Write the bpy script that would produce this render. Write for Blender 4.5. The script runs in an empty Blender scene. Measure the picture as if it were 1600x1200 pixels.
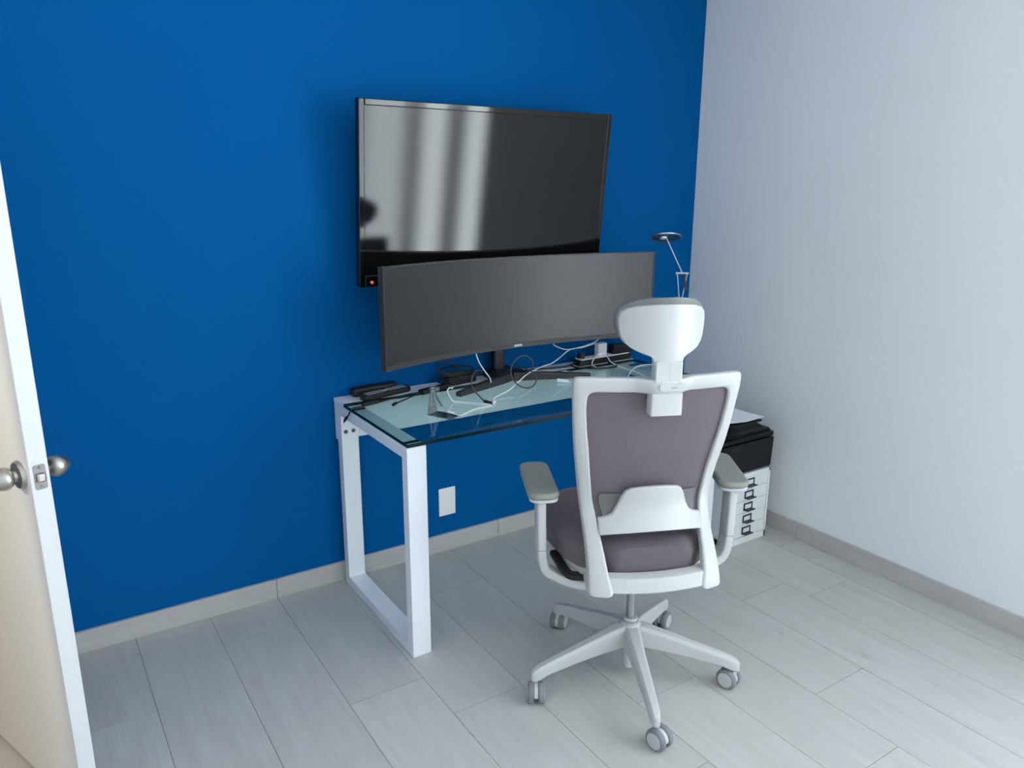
import bpy, bmesh, math, random
from mathutils import Vector, Matrix
random.seed(7)
PI = math.pi
scene = bpy.context.scene
COL = scene.collection

# ------------------------------------------------------------------ helpers
def smooth(me, ang=38):
    for p in me.polygons: p.use_smooth = True
    me.set_sharp_from_angle(angle=math.radians(ang))

def obj(name, bm, material, parent=None, bevel=0, seg=2, ang=38, subsurf=0, limit=40):
    bmesh.ops.recalc_face_normals(bm, faces=bm.faces[:])
    me = bpy.data.meshes.new(name)
    bm.to_mesh(me); bm.free()
    mats = material if isinstance(material, (list, tuple)) else [material]
    for m in mats: me.materials.append(m)
    smooth(me, ang)
    o = bpy.data.objects.new(name, me)
    COL.objects.link(o)
    if parent is not None: o.parent = parent
    if bevel:
        b = o.modifiers.new('bevel', 'BEVEL'); b.width = bevel; b.segments = seg
        b.limit_method = 'ANGLE'; b.angle_limit = math.radians(limit)
    if subsurf:
        s = o.modifiers.new('sub', 'SUBSURF'); s.levels = subsurf; s.render_levels = subsurf
    return o

def tag(o, label=None, cat=None, group=None, kind=None):
    if label: o['label'] = label
    if cat: o['category'] = cat
    if group: o['group'] = group
    if kind: o['kind'] = kind
    return o

def thing(name, label, cat, loc=(0, 0, 0), rz=0, group=None):
    o = bpy.data.objects.new(name, None)
    COL.objects.link(o)
    o.empty_display_size = .05
    o.location = loc; o.rotation_euler = (0, 0, rz)
    return tag(o, label, cat, group)

def box(bm, x0, x1, y0, y1, z0, z1, M=None, mi=0):
    vs = [bm.verts.new(v) for v in ((x0,y0,z0),(x1,y0,z0),(x1,y1,z0),(x0,y1,z0),(x0,y0,z1),(x1,y0,z1),(x1,y1,z1),(x0,y1,z1))]
    if M is not None:
        for v in vs: v.co = M @ v.co
    out = []
    for f in ((0,3,2,1),(4,5,6,7),(0,1,5,4),(1,2,6,5),(2,3,7,6),(3,0,4,7)):
        fc = bm.faces.new([vs[i] for i in f]); fc.material_index = mi; out.append(fc)
    return out

def newbox(*a, **k):
    bm = bmesh.new(); box(bm, *a, **k); return bm

def lathe(bm, prof, n=32, M=None, mi=0):
    """prof: (radius, height) about local z"""
    rings = []
    for r, z in prof:
        if r < 1e-6:
            rings.append([bm.verts.new((0, 0, z))])
        else:
            rings.append([bm.verts.new((r*math.cos(2*PI*i/n), r*math.sin(2*PI*i/n), z)) for i in range(n)])
    if M is not None:
        for rg in rings:
            for v in rg: v.co = M @ v.co
    for a, b in zip(rings, rings[1:]):
        for i in range(n):
            j = (i+1) % n
            if len(a) == 1 and len(b) == 1: continue
            if len(a) == 1: f = bm.faces.new((a[0], b[j], b[i]))
            elif len(b) == 1: f = bm.faces.new((a[i], a[j], b[0]))
            else: f = bm.faces.new((a[i], a[j], b[j], b[i]))
            f.material_index = mi
    for rg, fl in ((rings[0], 1), (rings[-1], 0)):
        if len(rg) > 1:
            f = bm.faces.new(rg[::-1] if fl else rg); f.material_index = mi

def catmull(P, n=8, closed=False):
    P = [Vector(p) for p in P]; out = []
    N = len(P)
    for i in range(N if closed else N-1):
        if closed: a, b, c, d = P[i-1], P[i], P[(i+1) % N], P[(i+2) % N]
        else: a, b, c, d = P[max(i-1, 0)], P[i], P[i+1], P[min(i+2, N-1)]
        for k in range(n):
            t = k/n
            out.append(.5*((2*b)+(c-a)*t+(2*a-5*b+4*c-d)*t*t+(3*b-a-3*c+d)*t**3))
    if not closed: out.append(P[-1].copy())
    return out

def sweep(bm, path, section, up=(0, 0, 1), closed_sec=True, scale=None, mi=0):
    """section: list of (a,b); a along side vector, b along 'up'"""
    path = [Vector(p) for p in path]; rings = []
    t0 = (path[1]-path[0]).normalized(); u = Vector(up)
    if abs(u.dot(t0)) > .95: u = Vector((1, 0, 0))
    for i, p in enumerate(path):
        t = (path[min(i+1, len(path)-1)]-path[max(i-1, 0)])
        t = t.normalized() if t.length > 1e-9 else t0
        u = (u - t*u.dot(t)).normalized()
        s = t.cross(u)
        k = scale[i] if scale else 1
        rings.append([bm.verts.new(p+s*a*k+u*b*k) for a, b in section])
    n = len(section)
    for A, B in zip(rings, rings[1:]):
        for i in range(n):
            bm.faces.new((A[i], A[(i+1) % n], B[(i+1) % n], B[i])).material_index = mi
    bm.faces.new(rings[0][::-1]).material_index = mi; bm.faces.new(rings[-1]).material_index = mi

def circ(r, n=8): return [(r*math.cos(2*PI*i/n), r*math.sin(2*PI*i/n)) for i in range(n)]

def tube(bm, pts, r, n=8, smooth_n=6, mi=0):
    path = catmull(pts, smooth_n) if smooth_n else pts
    sweep(bm, path, circ(r, n), mi=mi)

def rrect(w, h, r, n=5):
    out = []
    for cx, cy, a0 in ((w/2-r, h/2-r, 0), (-w/2+r, h/2-r, 90), (-w/2+r, -h/2+r, 180), (w/2-r, -h/2+r, 270)):
        for k in range(n+1):
            a = math.radians(a0+90*k/n); out.append((cx+r*math.cos(a), cy+r*math.sin(a)))
    return out

def prism(bm, poly, z0, z1, M=None, mi=0):
    """poly in local xy, extruded along z"""
    A = [bm.verts.new((x, y, z0)) for x, y in poly]; B = [bm.verts.new((x, y, z1)) for x, y in poly]
    if M is not None:
        for v in A+B: v.co = M @ v.co
    n = len(poly)
    bm.faces.new(A[::-1]).material_index = mi; bm.faces.new(B).material_index = mi
    for i in range(n):
        bm.faces.new((A[i], A[(i+1) % n], B[(i+1) % n], B[i])).material_index = mi

def slab(bm, rows, cols, fa, fb):
    """closed slab: fa(r,c), fb(r,c) give the two skins for row index r and column fraction c in -1..1"""
    A = [[bm.verts.new(fa(r, -1+2*c/cols)) for c in range(cols+1)] for r in range(rows)]
    B = [[bm.verts.new(fb(r, -1+2*c/cols)) for c in range(cols+1)] for r in range(rows)]
    for r in range(rows-1):
        for c in range(cols):
            bm.faces.new((A[r][c], A[r][c+1], A[r+1][c+1], A[r+1][c]))
            bm.faces.new((B[r][c], B[r+1][c], B[r+1][c+1], B[r][c+1]))
    for r in range(rows-1):
        for c in (0, cols):
            bm.faces.new((A[r][c], A[r+1][c], B[r+1][c], B[r][c]))
    for c in range(cols):
        for r in (0, rows-1):
            bm.faces.new((A[r][c], A[r][c+1], B[r][c+1], B[r][c]))

def interp(x, X, Y):
    if x <= X[0]: return Y[0]
    for a, b, c, d in zip(X, X[1:], Y, Y[1:]):
        if x <= b: return c+(d-c)*(x-a)/(b-a)
    return Y[-1]

def text_mesh(body, size, depth=.0004):
    cu = bpy.data.curves.new('lettering', 'FONT'); cu.body = body; cu.size = size; cu.extrude = depth
    cu.align_x = 'CENTER'; cu.align_y = 'CENTER'
    o = bpy.data.objects.new('lettering', cu); COL.objects.link(o)
    dg = bpy.context.evaluated_depsgraph_get()
    me = bpy.data.meshes.new_from_object(o.evaluated_get(dg))
    bpy.data.objects.remove(o); bpy.data.curves.remove(cu)
    bm = bmesh.new(); bm.from_mesh(me); bpy.data.meshes.remove(me)
    return bm

# ---------------------------------------------------------------- materials
def mat(name, color, rough=.5, metal=0, spec=.5, bump=0, bscale=200, var=0, vscale=8, coat=0, stretch=None):
    m = bpy.data.materials.new(name); m.use_nodes = True
    nt = m.node_tree; b = nt.nodes['Principled BSDF']
    b.inputs['Base Color'].default_value = (*color, 1); b.inputs['Roughness'].default_value = rough
    b.inputs['Metallic'].default_value = metal; b.inputs['Specular IOR Level'].default_value = spec
    if coat: b.inputs['Coat Weight'].default_value = coat; b.inputs['Coat Roughness'].default_value = .04
    tc = nt.nodes.new('ShaderNodeTexCoord'); src = tc.outputs['Object']
    if stretch:
        mp = nt.nodes.new('ShaderNodeMapping'); mp.inputs['Scale'].default_value = stretch
        nt.links.new(src, mp.inputs['Vector']); src = mp.outputs['Vector']
    if bump:
        n = nt.nodes.new('ShaderNodeTexNoise'); n.inputs['Scale'].default_value = bscale; n.inputs['Detail'].default_value = 3
        nt.links.new(src, n.inputs['Vector'])
        bp = nt.nodes.new('ShaderNodeBump'); bp.inputs['Strength'].default_value = bump; bp.inputs['Distance'].default_value = .001
        nt.links.new(n.outputs['Fac'], bp.inputs['Height']); nt.links.new(bp.outputs['Normal'], b.inputs['Normal'])
    if var:
        n = nt.nodes.new('ShaderNodeTexNoise'); n.inputs['Scale'].default_value = vscale; n.inputs['Detail'].default_value = 4
        nt.links.new(src, n.inputs['Vector'])
        mx = nt.nodes.new('ShaderNodeMix'); mx.data_type = 'RGBA'
        mx.inputs['A'].default_value = (*[c*(1-var) for c in color], 1)
        mx.inputs['B'].default_value = (*[min(1, c*(1+var)) for c in color], 1)
        nt.links.new(n.outputs['Fac'], mx.inputs['Factor']); nt.links.new(mx.outputs['Result'], b.inputs['Base Color'])
    return m

M_blue = mat('blue wall paint', (.0002, .095, .300), .8, spec=.06, bump=.15, bscale=350, var=.03, vscale=3)
M_white_wall = mat('white wall paint', (.79, .80, .815), .65, spec=.15, bump=.15, bscale=350, var=.02, vscale=2)
M_ceiling = mat('white ceiling paint', (.93, .93, .93), .7, spec=.2, bump=.1, bscale=300)
M_base = mat('grey wood effect skirting tile', (.47, .455, .435), .45, spec=.35, var=.12, vscale=6, stretch=(1, 1, 9))
M_joint = mat('dark grout', (.22, .215, .21), .8)
M_door = mat('door white satin paint', (.62, .63, .635), .4, spec=.4, bump=.05, bscale=250)
M_nickel = mat('satin nickel', (.46, .43, .40), .34, 1, bump=.05, bscale=500, stretch=(1, 1, 12))
M_latch = mat('brushed latch steel', (.24, .235, .235), .42, .6, bump=.05, bscale=500)
M_dark = mat('dark gap', (.01, .01, .01), .6)
M_lacquer = mat('white lacquered steel', (.80, .83, .87), .28, spec=.5, bump=.03, bscale=300)
M_bolt = mat('dark steel bolt', (.18, .17, .16), .3, 1, var=.2, vscale=300)
M_plastic = mat('white chair plastic', (.49, .49, .485), .38, spec=.45, bump=.05, bscale=900)
M_plastic_grey = mat('light grey plastic', (.45, .46, .46), .45, spec=.4, bump=.05, bscale=900)
M_pad = mat('warm grey soft plastic', (.25, .25, .225), .55, spec=.35, bump=.1, bscale=700)
M_headpad = mat('grey leatherette', (.175, .18, .18), .5, spec=.4, bump=.2, bscale=500)
M_tyre = mat('grey caster rubber', (.20, .205, .225), .6, spec=.3, bump=.05, bscale=500)
M_chrome = mat('polished chrome', (.46, .48, .50), .12, 1, bump=.01, bscale=200)
M_black = mat('black plastic', (.012, .012, .014), .42, spec=.4, bump=.08, bscale=700)
M_black_gloss = mat('black gloss plastic', (.006, .006, .007), .06, spec=.55, bump=.01, bscale=40)
M_printer = mat('charcoal printer plastic', (.0055, .0065, .0095), .4, spec=.2, bump=.15, bscale=800)
M_mon = mat('dark grey monitor plastic', (.035, .034, .036), .4, spec=.45, bump=.06, bscale=600)
M_alu = mat('brushed aluminium', (.55, .56, .57), .3, 1, bump=.06, bscale=300, stretch=(1, 1, 20))
M_steel = mat('satin lamp steel', (.50, .52, .55), .3, 1, bump=.03, bscale=300)
M_reflector = mat('dark blue grey lamp face', (.05, .075, .105), .3, .4, bump=.02, bscale=200)
M_cabinet = mat('pale cabinet enamel', (.77, .80, .79), .4, spec=.4, bump=.04, bscale=400)
M_brown = mat('dark label holder metal', (.09, .088, .085), .35, .7, bump=.05, bscale=300)
M_paper = mat('white paper', (.78, .80, .84), .8, spec=.2, bump=.06, bscale=120)
M_cable_w = mat('white cable rubber', (.80, .81, .82), .45, spec=.4, bump=.03, bscale=500)
M_cable_b = mat('black cable rubber', (.012, .012, .013), .45, spec=.4, bump=.05, bscale=500)
M_cable_g = mat('dark grey cable sleeve', (.045, .047, .052), .45, spec=.4, bump=.05, bscale=500)
M_key = mat('pale grey keys', (.42, .43, .45), .5, var=.1, vscale=300)
M_ink = mat('grey lettering', (.28, .28, .29), .5, var=.05, vscale=100)
M_logo = mat('silver lettering', (.85, .86, .88), .3, .3, var=.03, vscale=100)
M_plate = mat('white faceplate plastic', (.90, .86, .87), .35, spec=.45, bump=.02, bscale=500)
def sheer():
    m = bpy.data.materials.new('sheer curtain cloth'); m.use_nodes = True
    nt = m.node_tree; nt.nodes.clear()
    out = nt.nodes.new('ShaderNodeOutputMaterial'); tl = nt.nodes.new('ShaderNodeBsdfTranslucent'); tr = nt.nodes.new('ShaderNodeBsdfTransparent')
    df = nt.nodes.new('ShaderNodeBsdfDiffuse'); a = nt.nodes.new('ShaderNodeMixShader'); b = nt.nodes.new('ShaderNodeMixShader')
    n = nt.nodes.new('ShaderNodeTexNoise'); n.inputs['Scale'].default_value = 90
    mr = nt.nodes.new('ShaderNodeMapRange'); mr.inputs['To Min'].default_value = .50; mr.inputs['To Max'].default_value = .66
    tc = nt.nodes.new('ShaderNodeTexCoord'); nt.links.new(tc.outputs['Object'], n.inputs['Vector']); nt.links.new(n.outputs['Fac'], mr.inputs['Value'])
    for x in (tl, df): x.inputs['Color'].default_value = (.80, .81, .82, 1)
    a.inputs['Fac'].default_value = .35; nt.links.new(tl.outputs[0], a.inputs[1]); nt.links.new(df.outputs[0], a.inputs[2])
    nt.links.new(mr.outputs[0], b.inputs['Fac']); nt.links.new(a.outputs[0], b.inputs[1]); nt.links.new(tr.outputs[0], b.inputs[2])
    nt.links.new(b.outputs[0], out.inputs['Surface'])
    return m
M_sheer = sheer()
M_hall = mat('warm hallway paint', (.72, .66, .56), .6, spec=.2, bump=.1, bscale=300)

def led():
    m = bpy.data.materials.new('red standby light'); m.use_nodes = True
    b = m.node_tree.nodes['Principled BSDF']
    b.inputs['Base Color'].default_value = (.5, .02, .02, 1)
    b.inputs['Emission Color'].default_value = (1, .12, .08, 1); b.inputs['Emission Strength'].default_value = .6
    return m
M_led = led()

def fabric(name, ca, cb, scale, transp=0.):
    m = bpy.data.materials.new(name); m.use_nodes = True
    nt = m.node_tree; b = nt.nodes['Principled BSDF']; out = nt.nodes['Material Output']
    tc = nt.nodes.new('ShaderNodeTexCoord')
    w1 = nt.nodes.new('ShaderNodeTexWave'); w1.bands_direction = 'X'; w1.inputs['Scale'].default_value = scale
    w2 = nt.nodes.new('ShaderNodeTexWave'); w2.bands_direction = 'Z'; w2.inputs['Scale'].default_value = scale
    n = nt.nodes.new('ShaderNodeTexNoise'); n.inputs['Scale'].default_value = 260; n.inputs['Detail'].default_value = 5
    ad = nt.nodes.new('ShaderNodeMath'); ad.operation = 'ADD'
    mu = nt.nodes.new('ShaderNodeMath'); mu.operation = 'MULTIPLY_ADD'; mu.inputs[1].default_value = .25
    for x in (w1, w2, n): nt.links.new(tc.outputs['Object'], x.inputs['Vector'])
    nt.links.new(w1.outputs['Fac'], ad.inputs[0]); nt.links.new(w2.outputs['Fac'], ad.inputs[1])
    nt.links.new(ad.outputs[0], mu.inputs[0]); nt.links.new(n.outputs['Fac'], mu.inputs[2])
    mx = nt.nodes.new('ShaderNodeMix'); mx.data_type = 'RGBA'
    mx.inputs['A'].default_value = (*ca, 1); mx.inputs['B'].default_value = (*cb, 1)
    nt.links.new(mu.outputs[0], mx.inputs['Factor']); nt.links.new(mx.outputs['Result'], b.inputs['Base Color'])
    b.inputs['Roughness'].default_value = .85; b.inputs['Specular IOR Level'].default_value = .15
    b.inputs['Sheen Weight'].default_value = .15
    bp = nt.nodes.new('ShaderNodeBump'); bp.inputs['Strength'].default_value = .25; bp.inputs['Distance'].default_value = .001
    nt.links.new(mu.outputs[0], bp.inputs['Height']); nt.links.new(bp.outputs['Normal'], b.inputs['Normal'])
    if transp:
        tr = nt.nodes.new('ShaderNodeBsdfTransparent'); ms = nt.nodes.new('ShaderNodeMixShader')
        ms.inputs['Fac'].default_value = transp
        nt.links.new(b.outputs[0], ms.inputs[1]); nt.links.new(tr.outputs[0], ms.inputs[2])
        nt.links.new(ms.outputs[0], out.inputs['Surface'])
    return m
M_lumbar_pad = mat('grey foam pad', (.15, .152, .155), .6, spec=.3, bump=.08, bscale=600)
M_mesh = fabric('mauve grey back mesh', (.118, .096, .110), (.168, .138, .156), 160, .10)
M_seat = fabric('mauve grey seat fabric', (.090, .074, .084), (.138, .111, .125), 160)

def clear_glass(name, tint, ior=1.5):
    """clear sheet: lets light straight through and mirrors by Fresnel"""
    m = bpy.data.materials.new(name); m.use_nodes = True
    nt = m.node_tree; nt.nodes.clear()
    out = nt.nodes.new('ShaderNodeOutputMaterial'); tr = nt.nodes.new('ShaderNodeBsdfTransparent')
    gl = nt.nodes.new('ShaderNodeBsdfGlossy'); fr = nt.nodes.new('ShaderNodeFresnel'); ms = nt.nodes.new('ShaderNodeMixShader')
    tc = nt.nodes.new('ShaderNodeTexCoord'); n = nt.nodes.new('ShaderNodeTexNoise'); n.inputs['Scale'].default_value = 5
    rp = nt.nodes.new('ShaderNodeMapRange'); rp.inputs['To Min'].default_value = .004; rp.inputs['To Max'].default_value = .02
    nt.links.new(tc.outputs['Object'], n.inputs['Vector']); nt.links.new(n.outputs['Fac'], rp.inputs['Value'])
    nt.links.new(rp.outputs['Result'], gl.inputs['Roughness'])
    tr.inputs['Color'].default_value = (*tint, 1); fr.inputs['IOR'].default_value = ior
    ge = nt.nodes.new('ShaderNodeNewGeometry'); mb = nt.nodes.new('ShaderNodeMath'); mb.operation = 'MULTIPLY_ADD'
    mb.inputs[1].default_value = -1; mb.inputs[2].default_value = 1; mf = nt.nodes.new('ShaderNodeMath'); mf.operation = 'MULTIPLY'
    nt.links.new(ge.outputs['Backfacing'], mb.inputs[0]); nt.links.new(mb.outputs[0], mf.inputs[0]); nt.links.new(fr.outputs[0], mf.inputs[1])
    nt.links.new(mf.outputs[0], ms.inputs['Fac']); nt.links.new(tr.outputs[0], ms.inputs[1]); nt.links.new(gl.outputs[0], ms.inputs[2])
    nt.links.new(ms.outputs[0], out.inputs['Surface'])
    return m
M_glass = clear_glass('greenish table glass', (.80, .90, .885))
M_pane = clear_glass('window glass', (.97, .985, .98), 1.35)
M_glass_edge = mat('dark green glass edge', (.003, .015, .016), .2, spec=.18, bump=.02, bscale=60)

def screen_mat(name, col, rough, spec):
    m = mat(name, col, rough, 0, spec, bump=.02, bscale=900)
    return m
M_tvscreen = screen_mat('dark television panel', (.005, .005, .0055), .05, .5)
M_monscreen = screen_mat('matt monitor panel', (.014, .013, .014), .27, .6)

def floor_mat():
    m = bpy.data.materials.new('grey wood effect floor tile'); m.use_nodes = True
    nt = m.node_tree; b = nt.nodes['Principled BSDF']; L = nt.links.new
    at = nt.nodes.new('ShaderNodeAttribute'); at.attribute_name = 'plank'
    sep = nt.nodes.new('ShaderNodeSeparateColor'); L(at.outputs['Color'], sep.inputs['Color'])
    tc = nt.nodes.new('ShaderNodeTexCoord')
    off = nt.nodes.new('ShaderNodeVectorMath'); off.operation = 'MULTIPLY_ADD'; off.inputs[1].default_value = (30, 17, 9)
    L(at.outputs['Color'], off.inputs[0]); L(tc.outputs['Object'], off.inputs[2])
    mp = nt.nodes.new('ShaderNodeMapping'); mp.inputs['Scale'].default_value = (9, 1.1, 1); L(off.outputs[0], mp.inputs['Vector'])
    n1 = nt.nodes.new('ShaderNodeTexNoise'); n1.inputs['Scale'].default_value = 2.2; n1.inputs['Detail'].default_value = 7; n1.inputs['Distortion'].default_value = 1.2
    L(mp.outputs[0], n1.inputs['Vector'])
    mp2 = nt.nodes.new('ShaderNodeMapping'); mp2.inputs['Scale'].default_value = (60, 2.5, 1); L(off.outputs[0], mp2.inputs['Vector'])
    n2 = nt.nodes.new('ShaderNodeTexNoise'); n2.inputs['Scale'].default_value = 2; n2.inputs['Detail'].default_value = 5
    L(mp2.outputs[0], n2.inputs['Vector'])
    n3 = nt.nodes.new('ShaderNodeTexNoise'); n3.inputs['Scale'].default_value = 4; n3.inputs['Detail'].default_value = 3
    L(off.outputs[0], n3.inputs['Vector'])
    r1 = nt.nodes.new('ShaderNodeValToRGB')
    r1.color_ramp.elements[0].position = .25; r1.color_ramp.elements[0].color = (.445, .432, .412, 1)
    r1.color_ramp.elements[1].position = .75; r1.color_ramp.elements[1].color = (.515, .503, .483, 1)
    L(n1.outputs['Fac'], r1.inputs['Fac'])
    mx = nt.nodes.new('ShaderNodeMix'); mx.data_type = 'RGBA'; mx.blend_type = 'MULTIPLY'; mx.inputs['Factor'].default_value = 1
    mr = nt.nodes.new('ShaderNodeMapRange'); mr.inputs['From Min'].default_value = .3; mr.inputs['From Max'].default_value = .7
    mr.inputs['To Min'].default_value = .965; mr.inputs['To Max'].default_value = 1.025
    L(n2.outputs['Fac'], mr.inputs['Value'])
    mr2 = nt.nodes.new('ShaderNodeMapRange'); mr2.inputs['To Min'].default_value = .96; mr2.inputs['To Max'].default_value = 1.035
    L(sep.outputs['Red'], mr2.inputs['Value'])
    mm = nt.nodes.new('ShaderNodeMath'); mm.operation = 'MULTIPLY'; L(mr.outputs[0], mm.inputs[0]); L(mr2.outputs[0], mm.inputs[1])
    cb = nt.nodes.new('ShaderNodeCombineColor')
    for k in ('Red', 'Green', 'Blue'): L(mm.outputs[0], cb.inputs[k])
    n4 = nt.nodes.new('ShaderNodeTexNoise'); n4.inputs['Scale'].default_value = 3.2; n4.inputs['Detail'].default_value = 6; n4.inputs['Distortion'].default_value = 2.5
    mp3 = nt.nodes.new('ShaderNodeMapping'); mp3.inputs['Scale'].default_value = (5, 2, 1); L(off.outputs[0], mp3.inputs['Vector']); L(mp3.outputs[0], n4.inputs['Vector'])
    kr = nt.nodes.new('ShaderNodeMapRange'); kr.inputs['From Min'].default_value = .64; kr.inputs['From Max'].default_value = .76
    kr.inputs['To Min'].default_value = 1; kr.inputs['To Max'].default_value = .86; L(n4.outputs['Fac'], kr.inputs['Value'])
    m3 = nt.nodes.new('ShaderNodeMath'); m3.operation = 'MULTIPLY'; L(mm.outputs[0], m3.inputs[0]); L(kr.outputs[0], m3.inputs[1])
    for k in ('Red', 'Green', 'Blue'): L(m3.outputs[0], cb.inputs[k])
    L(r1.outputs['Color'], mx.inputs['A']); L(cb.outputs[0], mx.inputs['B']); L(mx.outputs['Result'], b.inputs['Base Color'])
    rr = nt.nodes.new('ShaderNodeMapRange'); rr.inputs['To Min'].default_value = .36; rr.inputs['To Max'].default_value = .52
    L(n3.outputs['Fac'], rr.inputs['Value']); L(rr.outputs[0], b.inputs['Roughness'])
    b.inputs['Specular IOR Level'].default_value = .45
    bp = nt.nodes.new('ShaderNodeBump'); bp.inputs['Strength'].default_value = .12; bp.inputs['Distance'].default_value = .001
    L(n2.outputs['Fac'], bp.inputs['Height']); L(bp.outputs['Normal'], b.inputs['Normal'])
    return m
M_floor = floor_mat()

# ------------------------------------------------------------------ setting
XL, YB, ZC = -3.15, -4.95, 2.62      # left wall, rear wall, ceiling
HX = -4.6                           # far side of the hallway beyond the doorway
def struct(name, bm, m, parent=None, **k):
    o = obj(name, bm, m, parent, **k)
    if parent is None: o['kind'] = 'structure'
    return o

# floor: planks with thin grout gaps, one mesh
bm = bmesh.new(); lay = bm.loops.layers.float_color.new('plank')
box(bm, HX, .25, YB-.2, .25, -.09, -.0022, mi=1)
joints = {0: -.765, 1: -1.10, 2: -.98, 3: -1.48, 4: -1.75, 5: -1.215, 6: -.30, 7: -.95, 8: -.747, 9: -1.42, 10: -1.15, 11: -.46}
k = 0; x1 = 0.0; xs = [.0]
while True:
    x0 = -.140 if k == 0 else x1-.2462
    xs.append(x0)
    j0 = joints.get(k, -random.uniform(.1, 1.2)) % 1.2
    ys = [.0]
    y = (j0-1.2) if (j0-1.2) < 0 else -1.2
    while y > YB: ys.append(y); y -= 1.2
    ys.append(YB)
    g = .0008
    for ya, yb in zip(ys, ys[1:]):
        if ya-yb < .004: continue
        c = (random.random(), random.random(), random.random(), 1)
        for f in box(bm, max(x0, HX)+g, x1-g, yb+g, ya-g, -.006, 0):
            for lp in f.loops: lp[lay] = c
    x1 = x0; k += 1
    if x0 < HX: break
struct('floor', bm, [M_floor, M_joint])

struct('wall_back', newbox(HX, .25, 0, .2, 0, ZC), M_blue)
# right wall with the window opening
WY0, WY1, WZ0, WZ1 = -4.75, -2.26, .05, 2.59
bm = bmesh.new()
box(bm, 0, .2, WY1, 0, 0, ZC); box(bm, 0, .2, YB-.2, WY0, 0, ZC)
box(bm, 0, .2, WY0, WY1, 0, WZ0); box(bm, 0, .2, WY0, WY1, WZ1, ZC)
struct('wall_right', bm, M_white_wall)
struct('wall_front', newbox(HX, 0, YB-.2, YB, 0, ZC), M_white_wall)
# left wall with the doorway
DY0, DY1, DH = -.885, -.045, 2.08
bm = bmesh.new()
box(bm, XL-.12, XL, YB, DY0, 0, ZC); box(bm, XL-.12, XL, DY1, 0, 0, ZC); box(bm, XL-.12, XL, DY0, DY1, DH, ZC)
struct('wall_left', bm, M_white_wall)
struct('wall_hallway', newbox(HX-.2, HX, YB, .2, 0, ZC), M_hall)
struct('ceiling', newbox(HX-.2, .25, YB-.2, .2, ZC, ZC+.1), M_ceiling)
# door casing
bm = bmesh.new()
box(bm, XL-.13, XL+.012, DY0-.002, DY0+.02, 0, DH); box(bm, XL-.13, XL+.012, DY1-.02, DY1+.002, 0, DH); box(bm, XL-.13, XL+.012, DY0, DY1, DH-.02, DH+.002)
struct('trim_1', bm, M_door)
# skirting tiles, jointed where the planks joint
HB, TB = .078, .012
bm = bmesh.new()
js = [XL, -2.109, -1.120, -.135, 0]
for a, b in zip(js, js[1:]): box(bm, a+.0008, b-.0008, -TB, 0, 0, HB)
box(bm, XL, 0, -TB+.003, 0, 0, HB-.001, mi=1)
struct('baseboard_back', bm, [M_base, M_joint], bevel=.001, seg=1)
bm = bmesh.new()
js = [-TB, -.75, -1.96]
for a, b in zip(js, js[1:]): box(bm, -TB, 0, b+.0008, a-.0008, 0, HB)
struct('baseboard_right', bm, [M_base], bevel=.001, seg=1)

# window: frame, mullions and panes
win = bpy.data.objects.new('window_1', None); COL.objects.link(win); win.location = (0, (WY0+WY1)/2, WZ0); win['kind'] = 'structure'
bm = bmesh.new()
def wb(y0, y1, z0, z1, x0=.06, x1=.12): box(bm, x0, x1, y0-win.location.y, y1-win.location.y, z0-WZ0, z1-WZ0)
wb(WY0, WY0+.05, WZ0, WZ1); wb(WY1-.05, WY1, WZ0, WZ1); wb(WY0, WY1, WZ0, WZ0+.05); wb(WY0, WY1, WZ1-.05, WZ1)
MULL = [-2.75, -3.43]
for my in MULL: wb(my-.04, my+.04, WZ0, WZ1)
obj('window_frame', bm, M_lacquer, win, bevel=.004)
edges = [WY1-.05] + MULL + [WY0+.05]
for a, b in zip(edges, edges[1:]):
    bm = bmesh.new(); wb(b, a, WZ0+.04, WZ1-.04, .086, .092); obj('window_pane', bm, M_pane, win)

# sheer curtains hanging inside the glass: one drawn, two gathered at the mullions
for ya, yb, nf, amp in ((-4.75, -3.55, 10, .022), (-3.55, -3.36, 5, .04), (-2.83, -2.69, 5, .04)):
    bm = bmesh.new(); n = nf*8
    lo = [bm.verts.new((.035+amp*.5*math.cos(2*PI*nf*i/n)-.02, ya+(yb-ya)*i/n-win.location.y, .01)) for i in range(n+1)]
    hi = [bm.verts.new((v.co.x, v.co.y, WZ1-WZ0-.01)) for v in lo]
    for i in range(n): bm.faces.new((lo[i], lo[i+1], hi[i+1], hi[i]))
    obj('sheer_curtain', bm, M_sheer, win)

# door, swung into the room on hinges by the left wall
door = bpy.data.objects.new('door_1', None); COL.objects.link(door); door['kind'] = 'structure'
D0 = Vector((-2.819, -.813, .01)); dd = Vector((-.352, .936, 0)).normalized(); DW = .80
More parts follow.
